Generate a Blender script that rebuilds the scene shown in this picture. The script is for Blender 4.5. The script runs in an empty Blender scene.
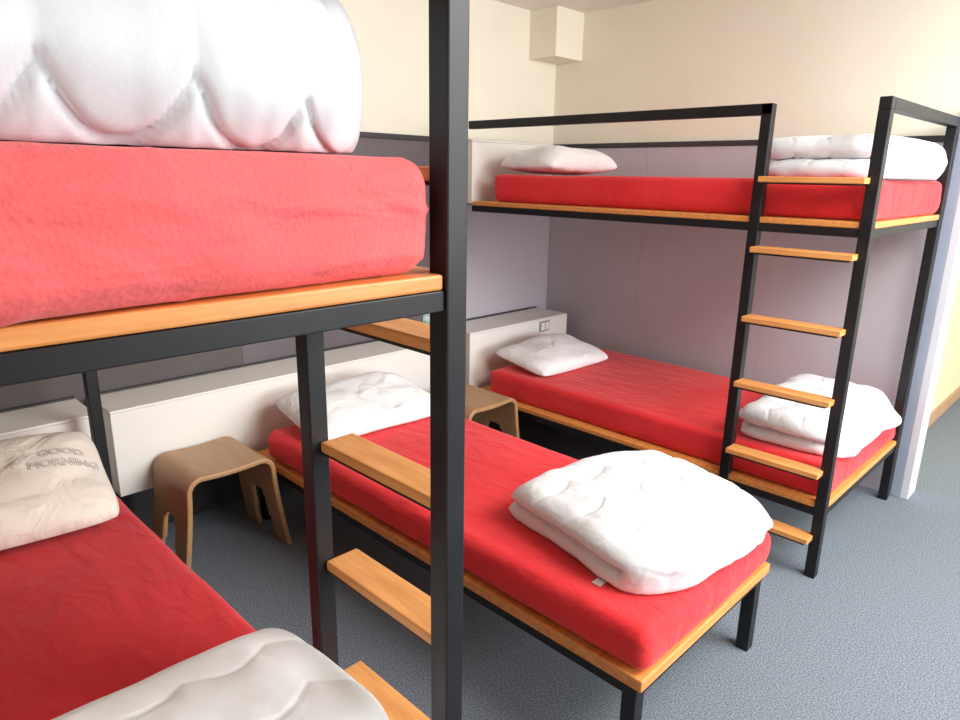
import bpy, bmesh, math, random
from mathutils import Vector, Matrix, noise, Euler

# ------------------------------------------------------------ helpers
COL = bpy.context.scene.collection
WLOC = {}

def link(o):
    COL.objects.link(o)
    return o

def set_parent(o, p):
    if p is not None:
        o.parent = p
        o.matrix_parent_inverse = Matrix.Translation(-WLOC[p.name])

def finish_mesh(name, bm, mat=None, parent=None, smooth=False, bevel=0.0, origin=None, xf=None):
    if xf is not None:
        bm.transform(xf)
    if origin is None:
        lo = Vector((1e9,)*3); hi = Vector((-1e9,)*3)
        for v in bm.verts:
            for i in range(3):
                lo[i] = min(lo[i], v.co[i]); hi[i] = max(hi[i], v.co[i])
        origin = Vector(((lo.x+hi.x)/2, (lo.y+hi.y)/2, lo.z))
    origin = Vector(origin)
    bm.transform(Matrix.Translation(-origin))
    bmesh.ops.recalc_face_normals(bm, faces=bm.faces[:])
    me = bpy.data.meshes.new(name)
    bm.to_mesh(me); bm.free()
    if smooth:
        for p in me.polygons: p.use_smooth = True
    o = bpy.data.objects.new(name, me)
    o.location = origin
    link(o)
    WLOC[o.name] = origin.copy()
    if mat: me.materials.append(mat)
    if bevel > 0:
        m = o.modifiers.new('bevel', 'BEVEL'); m.width = bevel; m.segments = 2
        m.limit_method = 'ANGLE'
    set_parent(o, parent)
    return o

def empty(name, loc, parent=None):
    o = bpy.data.objects.new(name, None)
    o.empty_display_size = 0.1
    o.location = loc
    link(o)
    WLOC[o.name] = Vector(loc)
    set_parent(o, parent)
    return o

def tag(o, label, cat, group=None):
    o['label'] = label; o['category'] = cat
    if group: o['group'] = group
    return o

def add_box(bm, lo, hi):
    lo = Vector(lo); hi = Vector(hi)
    c = (lo+hi)/2; s = hi-lo
    bmesh.ops.create_cube(bm, size=1.0, matrix=Matrix.Translation(c) @ Matrix.Diagonal((s.x, s.y, s.z, 1)))

def box(name, lo, hi, mat, parent=None, bevel=0.002, label=None):
    bm = bmesh.new(); add_box(bm, lo, hi)
    o = finish_mesh(name, bm, mat, parent, bevel=bevel)
    if label: o['label'] = label
    return o

def boxes(name, lst, mat, parent=None, bevel=0.002):
    bm = bmesh.new()
    for lo, hi in lst: add_box(bm, lo, hi)
    return finish_mesh(name, bm, mat, parent, bevel=bevel)

def structure(o):
    o['kind'] = 'structure'
    return o

# ------------------------------------------------------------ materials
def new_mat(name):
    m = bpy.data.materials.new(name); m.use_nodes = True
    nt = m.node_tree
    return m, nt, nt.nodes['Principled BSDF']

def noise_mat(name, c1, c2, scale=5, rough=0.6, bump=0.0, bscale=200, bdist=0.001, stretch=(1,1,1), spec=0.5, detail=4, sheen=0.0, voro=False, ramp=(0.35,0.65)):
    m, nt, b = new_mat(name)
    tc = nt.nodes.new('ShaderNodeTexCoord')
    mp = nt.nodes.new('ShaderNodeMapping'); mp.inputs['Scale'].default_value = stretch
    nt.links.new(tc.outputs['Object'], mp.inputs['Vector'])
    n = nt.nodes.new('ShaderNodeTexNoise'); n.inputs['Scale'].default_value = scale; n.inputs['Detail'].default_value = detail
    nt.links.new(mp.outputs[0], n.inputs['Vector'])
    r = nt.nodes.new('ShaderNodeValToRGB')
    r.color_ramp.elements[0].position = ramp[0]; r.color_ramp.elements[1].position = ramp[1]
    r.color_ramp.elements[0].color = (*c1, 1); r.color_ramp.elements[1].color = (*c2, 1)
    nt.links.new(n.outputs['Fac'], r.inputs['Fac'])
    nt.links.new(r.outputs['Color'], b.inputs['Base Color'])
    b.inputs['Roughness'].default_value = rough
    b.inputs['Specular IOR Level'].default_value = spec
    if sheen: b.inputs['Sheen Weight'].default_value = sheen
    if bump > 0:
        if voro:
            n2 = nt.nodes.new('ShaderNodeTexVoronoi'); n2.inputs['Scale'].default_value = bscale
            out = n2.outputs['Distance']
        else:
            n2 = nt.nodes.new('ShaderNodeTexNoise'); n2.inputs['Scale'].default_value = bscale
            out = n2.outputs['Fac']
        nt.links.new(tc.outputs['Object'], n2.inputs['Vector'])
        bp = nt.nodes.new('ShaderNodeBump'); bp.inputs['Strength'].default_value = bump; bp.inputs['Distance'].default_value = bdist
        nt.links.new(out, bp.inputs['Height'])
        nt.links.new(bp.outputs[0], b.inputs['Normal'])
    return m

def cloth_mat(name, c1, c2, crease_scale, crease_amt, dots, spec=.25, sheen=.15, stretch=(1, 1, 1), dot_amt=.3):
    """cotton: faint tone variation, soft smooth creases, embossed weave"""
    m = noise_mat(name, c1, c2, 4, .8, 0, spec=spec, sheen=sheen)
    nt = m.node_tree; b = nt.nodes['Principled BSDF']
    tc = [n for n in nt.nodes if n.type == 'TEX_COORD'][0]
    mp = nt.nodes.new('ShaderNodeMapping'); mp.inputs['Scale'].default_value = stretch
    nt.links.new(tc.outputs['Object'], mp.inputs['Vector'])
    n1 = nt.nodes.new('ShaderNodeTexNoise'); n1.inputs['Scale'].default_value = crease_scale
    n1.inputs['Detail'].default_value = 3; n1.inputs['Distortion'].default_value = .8; n1.inputs['Roughness'].default_value = .4
    nt.links.new(mp.outputs[0], n1.inputs['Vector'])
    b1 = nt.nodes.new('ShaderNodeBump'); b1.inputs['Strength'].default_value = crease_amt; b1.inputs['Distance'].default_value = .03
    nt.links.new(n1.outputs['Fac'], b1.inputs['Height'])
    v = nt.nodes.new('ShaderNodeTexVoronoi'); v.inputs['Scale'].default_value = dots
    nt.links.new(tc.outputs['Object'], v.inputs['Vector'])
    b2 = nt.nodes.new('ShaderNodeBump'); b2.inputs['Strength'].default_value = dot_amt; b2.inputs['Distance'].default_value = .002
    nt.links.new(v.outputs['Distance'], b2.inputs['Height'])
    nt.links.new(b1.outputs[0], b2.inputs['Normal'])
    nt.links.new(b2.outputs[0], b.inputs['Normal'])
    return m

M_BLACK = noise_mat('black_powder_coated_metal', (.007,.007,.009), (.012,.012,.014), 8, .42, spec=.35)
M_WOOD = noise_mat('orange_beech_wood', (.66,.27,.075), (.80,.37,.12), 6, .45, stretch=(1,12,12))
M_WOODY = noise_mat('orange_beech_wood_cross', (.66,.25,.06), (.80,.34,.10), 6, .45, stretch=(12,1,12))
M_RED = cloth_mat('red_cotton_sheet', (.78,.026,.034), (.84,.036,.044), 5, .45, 150, stretch=(1,2,1), dot_amt=.3)
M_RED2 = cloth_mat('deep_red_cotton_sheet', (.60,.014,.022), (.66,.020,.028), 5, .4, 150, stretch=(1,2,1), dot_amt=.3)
M_RED_LIT = cloth_mat('red_sheet_lit', (.83,.12,.125), (.88,.145,.15), 5, .8, 140, dot_amt=.45, stretch=(1,.8,2.5))  # red sheet with strong light put into its colour, paler and pinker
M_WHITE = cloth_mat('white_duvet_cotton', (.73,.74,.77), (.79,.80,.83), 7, .4, 140, dot_amt=.1)
M_WHITE2 = cloth_mat('white_duvet_cotton_dimmed', (.68,.69,.73), (.74,.75,.79), 6, .25, 160, dot_amt=.06)  # same duvet white, darkened to offset strong light on the near upper bunk
M_WHITE3 = cloth_mat('white_duvet_cotton_shade_lift', (.93,.94,.95), (.96,.97,.98), 6, .18, 140, dot_amt=.1)  # same duvet white, brightened to offset the upper bunk's shade
M_PILLOW = cloth_mat('white_pillow_cotton', (.86,.86,.87), (.92,.92,.93), 9, .6, 120)
M_BEIGE = cloth_mat('beige_pillow_cotton', (.76,.68,.60), (.82,.74,.66), 8, .9, 120)
M_CREAM = noise_mat('cream_wall_paint', (.865,.825,.69), (.895,.855,.72), 2, .8, .08, 120, .001)
M_CEIL = noise_mat('ceiling_paint', (.87,.845,.77), (.89,.865,.79), 2, .9)
M_MAUVE = noise_mat('mauve_wall_panel', (.49,.465,.515), (.52,.495,.545), 2, .55)
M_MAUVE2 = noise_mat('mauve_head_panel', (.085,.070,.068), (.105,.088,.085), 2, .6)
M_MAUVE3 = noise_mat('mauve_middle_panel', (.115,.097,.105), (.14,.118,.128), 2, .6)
M_LAM = noise_mat('white_laminate', (.82,.80,.75), (.86,.84,.79), 2, .4)
M_EDGE_GAP = noise_mat('dark_edging_and_shade_gap', (.03,.027,.03), (.04,.036,.04), 2, .5)
M_DTRIM = noise_mat('dark_trim', (.03,.028,.035), (.045,.04,.05), 2, .5)
M_CARPET = noise_mat('blue_grey_carpet', (.065,.082,.107), (.29,.335,.385), 200, .95, .6, 260, .003, spec=.1, detail=6, ramp=(.32,.68))
M_PLY = noise_mat('bentwood_plywood', (.40,.225,.105), (.45,.26,.125), 5, .4, stretch=(1.5,10,10))
M_SOCK = noise_mat('grey_plastic', (.30,.30,.30), (.34,.34,.34), 3, .4)
M_INK = noise_mat('grey_print', (.44,.40,.37), (.48,.44,.41), 3, .8)
M_BASE = noise_mat('brown_baseboard', (.42,.26,.14), (.48,.30,.17), 4, .5)
M_JAMB = noise_mat('pale_jamb_paint', (.60,.61,.67), (.64,.65,.71), 3, .5)
M_JSHADE = noise_mat('jamb_shaded_side', (.28,.32,.42), (.32,.36,.46), 3, .5)  # shadow side of the jamb, shade put into the colour
M_GREEN = noise_mat('green_card_print', (.05,.22,.08), (.55,.65,.70), 25, .5)
M_CORR = noise_mat('corridor_yellow_paint', (.74,.62,.38), (.78,.66,.42), 2, .7)

# ------------------------------------------------------------ soft goods
def rounded_grid_box(size, r, step, fn=None):
    sx, sy, sz = size
    nx = max(4, int(sx/step)); ny = max(4, int(sy/step)); nz = max(5, int(sz/step))
    bm = bmesh.new(); vd = {}
    def V(i, j, k):
        key = (i, j, k)
        if key in vd: return vd[key]
        p = Vector((sx*(i/nx-.5), sy*(j/ny-.5), sz*(k/nz)))
        inn = Vector((max(-sx/2+r, min(sx/2-r, p.x)), max(-sy/2+r, min(sy/2-r, p.y)), max(r, min(sz-r, p.z))))
        d = p-inn
        if d.length > 1e-9:
            p = inn + d.normalized()*r*min(1.0, max(abs(d.x), abs(d.y), abs(d.z))/r)
        vd[key] = bm.verts.new(p)
        return vd[key]
    for i in range(nx):
        for j in range(ny):
            bm.faces.new((V(i,j,nz), V(i+1,j,nz), V(i+1,j+1,nz), V(i,j+1,nz)))
            bm.faces.new((V(i,j,0), V(i,j+1,0), V(i+1,j+1,0), V(i+1,j,0)))
    for i in range(nx):
        for k in range(nz):
            bm.faces.new((V(i,0,k), V(i+1,0,k), V(i+1,0,k+1), V(i,0,k+1)))
            bm.faces.new((V(i,ny,k), V(i,ny,k+1), V(i+1,ny,k+1), V(i+1,ny,k)))
    for j in range(ny):
        for k in range(nz):
            bm.faces.new((V(0,j,k), V(0,j,k+1), V(0,j+1,k+1), V(0,j+1,k)))
            bm.faces.new((V(nx,j,k), V(nx,j+1,k), V(nx,j+1,k+1), V(nx,j,k+1)))
    bm.normal_update()
    if fn:
        mv = [(v, fn(v.co, v.normal)) for v in bm.verts]
        for v, d in mv: v.co += d
    return bm

def mattress(x0, x1, y0, y1, z0, z1, mat, seed, step=.02, amp=1.0, r=.035, shear=0.0):
    sx, sy, sz = x1-x0, y1-y0, z1-z0
    off = Vector((seed*7.3, seed*3.1, seed))
    def ridge(v, k=4.5):
        return 1-min(1, abs(noise.noise(v))*k)
    def fn(p, n):
        side = 1-abs(n.z)
        t = p.z/sz
        wv = Vector((noise.noise(p*2+off), noise.noise(p*2-off), 0))*.25
        d = noise.noise(p*3.2+off)*.004*amp
        q = Vector((p.x*3.5, p.y*10, 0))+wv*8+off
        d += ridge(q)**3*.003*amp*max(0, noise.noise(p*1.7+off*2)+.35)*(1-side)
        s = p.y-p.x
        wob = noise.noise(Vector((s*3, p.z*5, seed)))
        q2 = Vector((s*2.2+off.x, p.z*24+wob*2.2+s*3, off.y))
        d += ridge(q2, 3.2)**2*.0055*amp*side*(.35+max(0, noise.noise(Vector((s*3, p.z*6, seed)))+.3))
        q3 = Vector((s*6+p.z*8, p.z*8, 2))+off
        d += noise.noise(q3)*.004*amp*side
        d += .006*math.sin(math.pi*min(1, max(0, t)))*side
        d -= .013*side
        if side > .3: d = min(d, 0)
        out = n*min(d, .0025)
        if t < .15: out += Vector((-n.x, -n.y, 0))*.008*(1-t/.15)
        if shear:
            out.x += shear*max(0, min(1, (sy/2-.1-p.y)/(sy*.5)))*max(0, p.x/(sx/2))
        return out
    bm = rounded_grid_box((sx, sy, sz), r, step, fn)
    for v in bm.verts:
        if v.co.z < 0: v.co.z = 0
        if v.co.z > sz: v.co.z = sz+(v.co.z-sz)*.3
        v.co.y = min(v.co.y, sy/2)
    return finish_mesh('mattress', bm, mat, None, smooth=True,
                       xf=Matrix.Translation(((x0+x1)/2, (y0+y1)/2, z0)))

def pillow_z(x, y, L, W, H, off):
    a = min(1, abs(2*x/L)); b = min(1, abs(2*y/W))
    e = max(0, (1-a**3.2))*max(0, (1-b**3.2))
    z = H*.5*e**.5
    q = Vector((x*4.5, y*4.5, 0))+off
    z *= 1+.30*noise.noise(q)
    n1 = noise.noise(Vector((x*9+y*3, y*9, 1))+off)
    z += .006*n1*min(1, e*3)
    return max(z, 0)

def pillow(L, W, H, xf, mat, seed, text=None):
    off = Vector((seed*5.1, seed*2.2, seed*1.7))
    nx, ny = 70, 50
    bm = bmesh.new()
    def sq(x, y, a, b):
        k = 1-.09*(a*a*b*b)**2
        return x*(1-.045*(1-b*b)*abs(a))*k, y*(1-.055*(1-a*a)*abs(b))*k
    def P(i, j, s):
        x = L*(i/nx-.5); y = W*(j/ny-.5)
        z = pillow_z(x, y, L, W, H, off + Vector((0, 0, 0 if s > 0 else 5)))
        xx, yy = sq(x, y, 2*x/L, 2*y/W)
        return Vector((xx, yy, z*(1.25 if s > 0 else -.45)))
    top = [[bm.verts.new(P(i, j, 1)) for j in range(ny+1)] for i in range(nx+1)]
    bot = [[top[i][j] if i in (0, nx) or j in (0, ny) else bm.verts.new(P(i, j, -1)) for j in range(ny+1)] for i in range(nx+1)]
    for i in range(nx):
        for j in range(ny):
            bm.faces.new((top[i][j], top[i+1][j], top[i+1][j+1], top[i][j+1]))
            bm.faces.new((bot[i][j], bot[i][j+1], bot[i+1][j+1], bot[i+1][j]))
    o = finish_mesh('pillow', bm, mat, None, smooth=True, xf=xf)
    if text:
        for ti, (s, tx, ty, size) in enumerate(text):
            cu = bpy.data.curves.new('t', 'FONT'); cu.body = s; cu.size = size; cu.align_x = 'CENTER'; cu.offset = .0010
            cu.space_character = 1.08
            cu.fill_mode = 'NONE' if hasattr(cu, 'fill_mode') else cu.fill_mode
            cu.bevel_depth = .0008; cu.bevel_resolution = 1
            to = bpy.data.objects.new('t', cu); COL.objects.link(to)
            bpy.context.view_layer.update()
            dg = bpy.context.evaluated_depsgraph_get()
            me = bpy.data.meshes.new_from_object(to.evaluated_get(dg))
            bpy.data.objects.remove(to)
            b2 = bmesh.new(); b2.from_mesh(me)
            for v in b2.verts:
                x = v.co.x+tx; y = v.co.y+ty
                z = pillow_z(x, y, L, W, H, off)*1.25
                xx, yy = sq(x, y, 2*x/L, 2*y/W)
                v.co = Vector((xx, yy, z+.0015+v.co.z))
            c = finish_mesh('printed_lettering', b2, M_INK, o, xf=xf)
            c['label'] = 'grey outlined printed word ' + s
    return o

def folded_duvet(L, W, h, layers, xf, seed, mat=M_WHITE, ns_step=.012, nb=60, nc=.12, wc=.10, stitch=.17, jitter=.02, crown=.25, topcut=.92, sink=.3, wave=.014, edge_drop=0.0, lump=.08, wrk=.05, pka=.08, fine=0.0):
    random.seed(seed)
    off = Vector((seed*3.7, seed*1.9, seed*5.3))
    run = L-2*h
    pts = []
    s = 0.0
    dirn = 1
    for k in range(layers):
        zc = h+2*h*k
        n = int(run/ns_step)
        a = -run/2*dirn; b = run/2*dirn
        if k == layers-1: b *= topcut
        if k == 0: a *= .97
        for i in range(n+1):
            x = a+(b-a)*i/n
            pts.append((x, zc, 0, dirn, s)); s += abs(b-a)/n
        if k < layers-1:
            m = max(11, int(math.pi*h/ns_step))
            for i in range(1, m):
                t = math.pi*i/m
                cx = b; cz = zc+h
                x = cx+dirn*math.sin(t)*h*.9; z = cz-math.cos(t)*h
                pts.append((x, z, -math.sin(t), math.cos(t)*dirn, s)); s += math.pi*h/m
        dirn *= -1
    S = s
    bm = bmesh.new(); rings = []
    for (x, z, nxv, nzv, s) in pts:
        e_end = min(1, min(s, S-s)/(h*1.3))
        e_end = math.sqrt(max(0, 1-(1-e_end)**2))
        ring = []
        for side in (1, -1):
            rng = range(nb+1) if side == 1 else range(nb-1, 0, -1)
            for j in rng:
                b = 2*j/nb-1
                b = math.sin(b*math.pi/2*.98)/math.sin(math.pi/2*.98)
                y = b*W/2
                eb = math.sqrt(max(0, 1-max(0, (abs(b)*W/2-(W/2-h*1.2))/(h*1.2))**2))
                th = h*max(.02, eb)*max(.02, e_end)*1.05
                ph = .18*noise.noise(Vector((s*3, y*3, seed)))
                g1 = (s+wave*abs(math.sin(y*math.pi/.17)))/stitch+.37+ph
                d1 = abs(g1-round(g1))*stitch
                cr = nc*math.exp(-(d1/.005)**2)+wc*math.exp(-(d1/.035)**2)
                th *= 1-min(.6, cr)
                th *= 1+lump*noise.noise(Vector((s*5, y*5, side*2))+off)
                pk = math.exp(-(d1/.045)**2)
                th += h*pka*pk*noise.noise(Vector((s*7, y*28+s*6, side*3+4))+off)
                th += h*wrk*noise.noise(Vector((s*14+y*4, y*7+s*4, side*3+4))+off)
                if fine: th += h*fine*(1-min(1, abs(noise.noise(Vector((s*7+y*9, y*5-s*3, seed))))*5))
                yo = jitter*noise.noise(Vector((s*2.0, seed, 3)))*1.5
                P = Vector((x+side*nxv*th, y+yo, z+side*nzv*th))
                P.x += jitter*noise.noise(Vector((y*4, P.z*9, seed*2)))*1.6
                cx = min(1.1, abs(2*P.x/L)); cy = min(1.1, abs(2*y/W))
                P.x *= 1-.11*cy**4
                P.y *= 1-.11*cx**4
                P.z *= 1-crown*min(1, cx**3.2)*.8-crown*min(1, cy**3.2)*.8+.05*noise.noise(Vector((P.x*5, P.y*5, seed)))
                P.z = max(.0, P.z-sink*h)
                if edge_drop: P.z -= edge_drop*max(0, min(1, (P.x/(L/2)-.80)/.2))
                ring.append(bm.verts.new(P))
        rings.append(ring)
    n = len(rings[0])
    for i in range(len(rings)-1):
        for j in range(n):
            bm.faces.new((rings[i][j], rings[i][(j+1) % n], rings[i+1][(j+1) % n], rings[i+1][j]))
    bm.faces.new(rings[0]); bm.faces.new(list(reversed(rings[-1])))
    o = finish_mesh('folded_duvet', bm, mat, None, smooth=True, xf=xf)
    return o

def TR(x, y, z, rz=0, rx=0, ry=0):
    return Matrix.Translation((x, y, z)) @ Matrix.Rotation(math.radians(rz), 4, 'Z') @ Matrix.Rotation(math.radians(ry), 4, 'Y') @ Matrix.Rotation(math.radians(rx), 4, 'X')

# ------------------------------------------------------------ layout constants
XF, XH = -.768, -2.70
R0, R1 = 2.776, 3.80
M0, M1 = 1.356, 2.166
L1 = .707; L0 = L1-1.024
XW, YW, ZC = -3.16, 3.90, 2.62
YS = -.95
ZT = 1.862
T = .021
ZU = 1.398
RZ = [.18, .468, .768, 1.047, 1.329, 1.60]
XL = -1.18

# ------------------------------------------------------------ room
structure(box('floor', (XW-.1, YS-.1, -.1), (3.2, 7.5, 0), M_CARPET, bevel=0))
structure(box('ceiling', (XW-.1, YS-.1, ZC), (3.2, 7.5, ZC+.1), M_CEIL, bevel=0))
structure(box('wall_head', (XW-.1, YS-.1, 0), (XW, YW+.1, ZC), M_CREAM, bevel=0))
structure(box('wall_side_blocker', (XW, YS-.1, 0), (3.2, YS, ZC), M_CREAM, bevel=0))  # unseen wall added to keep light out from this side
structure(box('wall_light_blocker', (2.4, YS, 0), (2.5, 1.45, ZC), M_CREAM, bevel=0))  # unseen wall without a window, added to shade the near aisle
structure(box('wall_back', (XW, YW, 0), (-.72, YW+.1, ZC), M_CREAM, bevel=0))
structure(box('wall_corridor', (-.98, YW+.1, 0), (-.88, 7.5, ZC), M_CORR, bevel=0))
structure(box('baseboard_corridor', (-.88, YW+.15, 0), (-.865, 7.4, .09), M_BASE, bevel=.002))
structure(box('wall_end', (-.98, 7.4, 0), (3.2, 7.5, ZC), M_CREAM, bevel=0))
structure(box('trim_1', (-.755, YW-.03, 0), (-.71, YW+.12, ZC-.7), M_JSHADE, bevel=.003))
structure(box('trim_2', (-.71, YW-.03, 0), (-.672, YW+.12, ZC-.7), M_JAMB, bevel=.003))
structure(box('wall_lintel', (-.72, YW, ZC-.7), (3.2, YW+.1, ZC), M_CREAM, bevel=0))
structure(box('trim_3', (XW, 3.62, 2.33), (XW+.22, YW, ZC), M_CREAM, bevel=.003))
ys = [YS, .1, 1.5, 2.78, YW]
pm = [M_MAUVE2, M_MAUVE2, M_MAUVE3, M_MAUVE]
ti = 4
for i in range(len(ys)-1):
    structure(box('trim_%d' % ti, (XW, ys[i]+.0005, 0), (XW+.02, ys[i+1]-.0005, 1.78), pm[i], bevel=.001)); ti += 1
xs = [XW+.022, -2.38, -1.55, -.757]
for i in range(len(xs)-1):
    structure(box('trim_%d' % ti, (xs[i]+.0005, YW-.02, 0), (xs[i+1]-.0005, YW, 1.78), M_MAUVE, bevel=.001)); ti += 1
structure(box('trim_%d' % ti, (XW, YS, 1.782), (XW+.03, YW-.032, 1.81), M_DTRIM, bevel=.002)); ti += 1
structure(box('trim_%d' % ti, (XW+.03, YW-.03, 1.782), (-.757, YW, 1.81), M_DTRIM, bevel=.002)); ti += 1

# ------------------------------------------------------------ headboard boxes
def head_box(y0, y1, z0, z1, label, socket=None, xf=-2.862):
    e = empty('headboard_box', (XW+.17, (y0+y1)/2, 0 if z0 < 1 else z0))
    xb = XW+.02
    box('front_panel', (xf-.018, y0, z0), (xf, y1, z1-.012), M_LAM, e)
    box('side_panel', (xb, y0, z0), (xf-.019, y0+.018, z1-.012), M_LAM, e)
    box('side_panel', (xb, y1-.018, z0), (xf-.019, y1, z1-.012), M_LAM, e)
    box('top_panel', (xb, y0, z1-.011), (xf, y1, z1), M_LAM, e)
    if z0 < 1:
        box('shade_gap_block', (xb, y0+.02, 0), (XW+.12, y1-.02, z0), M_EDGE_GAP, e, label='added dark block for the shaded gap')  # added dark block in place of the shaded open space below
    box('top_edge_strip', (xb+.001, y0+.002, z1+.0005), (xb+.02, y1-.002, z1+.008), M_EDGE_GAP, e, bevel=.001, label='thin dark edging strip')
    if socket:
        yy, zz = socket
        pl = box('socket_plate', (xf+.0005, yy-.05, zz-.035), (xf+.008, yy+.05, zz+.035), M_SOCK, e)
        box('socket_insert', (xf+.0085, yy-.040, zz-.025), (xf+.012, yy-.004, zz+.025), M_LAM, pl)
        box('socket_insert', (xf+.0085, yy+.004, zz-.025), (xf+.012, yy+.040, zz+.025), M_LAM, pl)
    tag(e, label, 'headboard', 'white headboard boxes along the wall')
    return e
head_box(-.90, .74, .28, .66, 'white laminate headboard box behind the lower bunk with beige pillow')
head_box(.79, 2.68, .28, .655, 'long white laminate headboard box on the wall behind the single bed')
head_box(2.80, 3.75, .28, .675, 'white laminate headboard box with power socket behind lower bunk', (3.50, .62), xf=-2.845)
head_box(2.80, 3.52, 1.44, 1.79, 'white laminate headboard box at the head of the upper bunk', xf=-2.845)

# ------------------------------------------------------------ bunk beds
def tube(name, a, b, parent, t=T, mat=M_BLACK):
    a = Vector(a); b = Vector(b)
    lo = Vector([min(a[i], b[i]) for i in range(3)]); hi = Vector([max(a[i], b[i]) for i in range(3)])
    ax = max(range(3), key=lambda i: hi[i]-lo[i])
    for i in range(3):
        if i != ax: lo[i] -= t; hi[i] += t
    return box(name, lo, hi, mat, parent, bevel=.003)

def bunk(y0, y1, ylad, out, label, headx, headposts=True, over=.018, gap=.022):
    e = empty('bunk_bed', ((XF+headx)/2, (y0+y1)/2, 0))
    tag(e, label, 'bunk bed', 'black steel bunk beds')
    yo = y1 if ylad == y0 else y0
    tube('post', (XF, y0, 0), (XF, y0, ZT-T), e)
    tube('post', (XF, y1, 0), (XF, y1, ZT-T), e)
    if headposts:
        tube('post', (headx, ylad, 0), (headx, ylad, ZT-T), e)
        tube('post', (headx, yo, 0), (headx, yo, ZU-.001), e)
    hx = headx-(0 if headposts else .008)
    tube('guard_rail', (XL+T, ylad, ZT), (hx, ylad, ZT), e)
    tube('guard_rail', (XF, y0+T+.001, ZT), (XF, y1-T-.001, ZT), e)
    tube('post_cap', (XF-T, ylad, ZT), (XF+T, ylad, ZT), e)
    tube('post_cap', (XF-T, yo, ZT), (XF+T, yo, ZT), e)
    for (zb, th) in ((ZU, .032), (.275, .032)):
        nm = 'upper_frame' if zb > 1 else 'lower_frame'
        l = []
        for y in (y0, y1):
            l.append(((headx+T, y-.015, zb), (XF-T, y+.015, zb+th)))
        for x in (XF, headx+.008):
            l.append(((x-.015, y0+T, zb), (x+.015, y1-T, zb+th)))
        for k in range(1, 5):
            x = headx+(XF-headx)*k/5
            l.append(((x-.015, y0+.016, zb), (x+.015, y1-.016, zb+th-.002)))
        boxes(nm, l, M_BLACK, e)
        bx0 = headx+T+.002
        b = zb+th+.0005
        boxes('bed_board', [((bx0, y0-.012, b), (XF-T-.001, y1+.012, b+.024)),
                            ((XF-T-.0005, y0+T+.001, b), (XF+over, y1-T-.001, b+.024))], M_WOODY, e, bevel=.004)
    lad = empty('ladder', ((XF+XL)/2, ylad, 0), e)
    tube('ladder_rail', (XL, ylad, 0), (XL, ylad, ZT+T), lad)
    for z in RZ:
        ya, yb = sorted((ylad, ylad+out*.080))
        xa, xb = XL+T+.001, XF-T-gap
        box('ladder_tread', (xa, ya, z-.011), (xb, yb, z+.011), M_WOOD, lad, bevel=.003)
        boxes('tread_bracket', [((xa, ya+.003, z-.0175), (XF-T-.0015, ya+.028, z-.0115)),
                                ((xa, yb-.028, z-.0175), (xb, yb-.003, z-.0115)),
                                ((xa, ya+.002, z-.0175), (xa+.006, yb-.002, z-.0115))], M_BLACK, lad, bevel=.0005)
    return e
bunk(R0, R1, R0, -1, 'black steel bunk bed with ladder beside the mauve wall', -2.825, False, gap=-.012)
bunk(L0, L1, L1, 1, 'black steel bunk bed with wide wooden ladder treads, close up', -2.74, over=.014)

# ------------------------------------------------------------ single bed
e = empty('single_bed', (-1.75, (M0+M1)/2, 0))
tag(e, 'low black steel single bed with orange wooden board between the bunks', 'bed')
zb = .27
XM = -.728
l = []
for y in (M0+.02, M1-.02): l.append(((-2.80, y-.015, zb), (XM-.015, y+.015, zb+.032)))
for x in (-2.785, XM-.03): l.append(((x-.015, M0+.035, zb), (x+.015, M1-.035, zb+.032)))
for k in range(1, 5):
    x = -2.785+2.01*k/5
    l.append(((x-.012, M0+.036, zb), (x+.012, M1-.036, zb+.03)))
boxes('bed_frame', l, M_BLACK, e)
box('bed_board', (-2.80, M0, zb+.0325), (XM, M1, zb+.068), M_WOODY, e, bevel=.004)
for (x, y) in ((XM-.04, M0+.03), (XM-.04, M1-.03), (-2.77, M0+.03), (-2.77, M1-.03)):
    box('leg', (x-.022, y-.022, 0), (x+.022, y+.022, zb-.0005), M_BLACK, e, bevel=.003)

# ------------------------------------------------------------ mattresses
ub = ZU+.032+.025
lb = .275+.032+.025
G = 'red sheeted mattresses'
tag(mattress(XH, XF+.020, R0+.03, R1-.024, ub, 1.603, M_RED, 1), 'red sheeted mattress on the upper bunk by the wall', 'mattress', G)
tag(mattress(XH, XF+.014, R0+.03, R1-.024, lb, .478, M_RED, 2), 'red sheeted mattress on the lower bunk by the wall', 'mattress', G)
tag(mattress(XH, XM+.012, M0-.002, M1+.002, zb+.0685, .476, M_RED, 3, step=.013, amp=1.2, r=.05), 'red sheeted mattress on the low single bed', 'mattress', G)
tag(mattress(-2.69, XF+.018, L0+.03, L1-T-.001, ub, 1.622, M_RED_LIT, 4, step=.007, amp=1.6, r=.05, shear=.04), 'red sheeted mattress, coloured as brightly lit, on the near upper bunk', 'mattress', G)
tag(mattress(-2.69, XF-.03, L0+.03, L1-T-.004, lb, .478, M_RED2, 5), 'dark red sheeted mattress on the near lower bunk', 'mattress', G)

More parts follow.
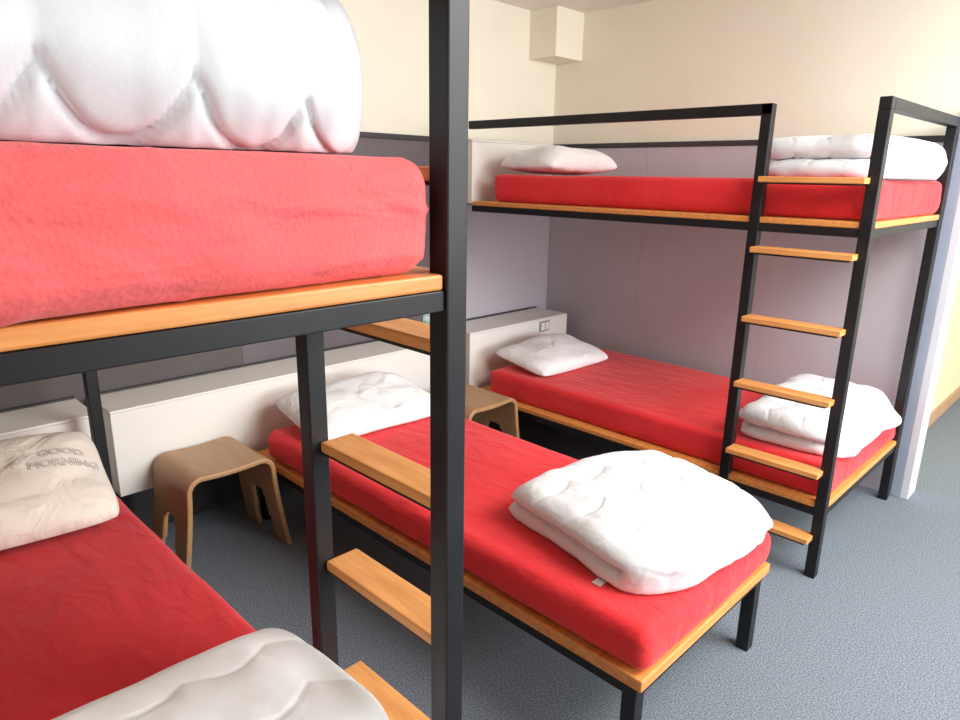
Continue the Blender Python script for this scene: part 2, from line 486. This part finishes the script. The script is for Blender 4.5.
# ------------------------------------------------------------ pillows
G = 'pillows on the beds'
tag(pillow(.72, .46, .15, TR(-2.52, 1.77, .535, 86, 10, 0), M_PILLOW, 1), 'rumpled white pillow at the head of the single bed', 'pillow', G)
tag(pillow(.66, .44, .14, TR(-2.52, 3.20, .530, 88, 8, 0), M_PILLOW, 2), 'white pillow on the lower bunk beside the socket', 'pillow', G)
tag(pillow(.62, .42, .18, TR(-2.50, 3.16, 1.650, 88, 0, 0), M_PILLOW, 3), 'white pillow on the upper bunk', 'pillow', G)
tag(pillow(.74, .50, .17, TR(-2.46, .28, .590, 84, 18, 0), M_BEIGE, 4, text=[('GOOD', .24, .020, .042), ('MORNING', .24, -.030, .042)]),
    'beige pillow with grey printed lettering on near lower bunk', 'pillow', G)

# ------------------------------------------------------------ duvets
G = 'folded white duvets'
D = dict(stitch=.15, wave=.045, nc=.13, wc=.09, pka=.12, wrk=.06, lump=.12, fine=.03)
o = folded_duvet(.67, .67, .044, 2, TR(-1.075, 1.83, .480, -10), 11, ns_step=.006, nb=130, jitter=.035, crown=.20, **D)
tag(o, 'folded white quilted duvet at the foot of the single bed', 'duvet', G)
box('care_label', (-.965, 1.45, .4785), (-.935, 1.48, .4795), M_LAM, o, bevel=0, label='small white sewn care label')
tag(folded_duvet(.52, .82, .044, 2, TR(-1.01, 3.28, .483, 0), 12, ns_step=.007, nb=120, jitter=.03, crown=.2, topcut=.92, **D), 'folded white duvet on the lower bunk by the wall', 'duvet', G)
tag(folded_duvet(.57, .84, .046, 2, TR(-1.03, 3.30, 1.609, 0), 13, ns_step=.007, nb=120, crown=.14, jitter=.02, topcut=.97, **D), 'folded white duvet on the upper bunk by the wall', 'duvet', G)
tag(folded_duvet(.66, .94, .070, 2, TR(-1.13, .185, 1.628, 0), 14, mat=M_WHITE2, ns_step=.005, nb=200, stitch=.13, jitter=.015, crown=.16, topcut=.93, nc=.14, wc=.07, sink=.34, wave=.05, edge_drop=.004, lump=.05, wrk=.012, pka=.05), 'thick folded white quilted duvet on near upper bunk', 'duvet', G)
tag(folded_duvet(.56, .86, .045, 2, TR(-1.04, .225, .483, 2), 15, mat=M_WHITE3, ns_step=.006, nb=130, crown=.15, jitter=.03, stitch=.17, wave=.04, nc=.08, wc=.06, pka=.10, wrk=.05, lump=.12, fine=.02), 'folded white duvet on the near lower bunk', 'duvet', G)

# ------------------------------------------------------------ stools
def stool(cx, cy, rz, label):
    H = .435; hw = .195; sp = .24; r = .065
    N = 14
    A = (-sp, 0); B = (-hw+.004, H-r)
    leg = []
    for i in range(N+1):
        t = i/N
        leg.append((A[0]+(B[0]-A[0])*(1-(1-t)**1.4), A[1]+(B[1]-A[1])*t))
    arc = []
    for i in range(1, 8):
        t = math.pi/2*i/8
        arc.append((-hw+.004+r*(1-math.cos(t)), H-r+r*math.sin(t)))
    top = [(-hw+.004+r+(2*hw-.008-2*r)*i/10, H-.006*math.sin(math.pi*i/10)) for i in range(11)]
    half = leg+arc
    prof = half+top+[(-y, z) for y, z in reversed(half)]
    nx = 24
    bm = bmesh.new(); g = []
    for (y, z) in prof:
        w = .175+.012*(1-z/H)**1.5
        row = []
        for i in range(nx+1):
            row.append(bm.verts.new((w*(2*i/nx-1), y, z)))
        g.append(row)
    for a in range(len(prof)-1):
        zc = (prof[a][1]+prof[a+1][1])/2
        for i in range(nx):
            f = abs(2*(i+.5)/nx-1)
            lim = .42-.14*(zc/.3)
            if zc > .18: lim *= math.sqrt(max(0, 1-((zc-.18)/.06)**2))
            if zc < .24 and f < lim: continue
            bm.faces.new((g[a][i], g[a][i+1], g[a+1][i+1], g[a+1][i]))
    loose = [v for v in bm.verts if not v.link_faces]
    bmesh.ops.delete(bm, geom=loose, context='VERTS')
    o = finish_mesh('stool', bm, M_PLY, None, smooth=True, xf=TR(cx, cy, 0, rz), origin=(cx, cy, 0))
    m = o.modifiers.new('thickness', 'SOLIDIFY'); m.thickness = .022; m.offset = -1
    b = o.modifiers.new('bevel', 'BEVEL'); b.width = .005; b.segments = 2; b.limit_method = 'ANGLE'; b.angle_limit = math.radians(50)
    tag(o, label, 'stool', 'bentwood bedside stools')
    return o
stool(-2.668, 1.11, 0, 'bentwood plywood stool standing before the white headboard box')
stool(-2.50, 2.475, 0, 'bentwood plywood stool between single bed and wall bunk')

card = box('picture_card', (-2.93, 2.50, .656), (-2.925, 2.57, .85), M_GREEN, bevel=0)
tag(card, 'small green picture card standing on the headboard box', 'card')

# ------------------------------------------------------------ lights
def area(name, loc, target, sx, sy, e, col):
    l = bpy.data.lights.new(name, 'AREA'); l.shape = 'RECTANGLE'; l.size = sx; l.size_y = sy; l.energy = e; l.color = col
    o = bpy.data.objects.new(name, l); o.location = loc
    o.rotation_euler = (Vector(target)-Vector(loc)).to_track_quat('-Z', 'Y').to_euler()
    link(o); return o
area('window_daylight', (4.4, 3.5, 1.9), (-1.5, 2.6, 1.6), 3.8, 1.8, 340, (.95, .98, 1.0))
area('overhead_fill', (.4, 2.5, 2.52), (-.3, 2.8, 0), 2.0, 1.8, 165, (1, .98, .95))  # unseen overhead fill added to brighten bed tops, floor and back wall
area('corridor_daylight', (1.5, 6.0, 2.4), (-.8, 5.5, .8), 1.2, 1.2, 35, (1, .95, .85))
w = bpy.data.worlds.new('world'); bpy.context.scene.world = w; w.use_nodes = True
w.node_tree.nodes['Background'].inputs[0].default_value = (.95, .97, 1, 1)
w.node_tree.nodes['Background'].inputs[1].default_value = .5
bpy.context.scene.view_settings.view_transform = 'Standard'

# ------------------------------------------------------------ camera
f, pitch, yaw, roll = 679.15, math.radians(15.274), math.radians(45.443), math.radians(.944)
h = Vector((-math.cos(yaw), math.sin(yaw), 0)); r = Vector((math.sin(yaw), math.cos(yaw), 0)); Z = Vector((0, 0, 1))
F = h*math.cos(pitch)-Z*math.sin(pitch); U = h*math.sin(pitch)+Z*math.cos(pitch)
R = r*math.cos(roll)+U*math.sin(roll); U2 = -r*math.sin(roll)+U*math.cos(roll)
cd = bpy.data.cameras.new('camera'); co = bpy.data.objects.new('camera', cd); link(co)
cd.sensor_width = 36; cd.lens = f*36/960; cd.clip_start = .02
M = Matrix((R, U2, -F)).transposed().to_4x4(); M.translation = (0, 0, 1.6)
co.matrix_world = M
bpy.context.scene.camera = co
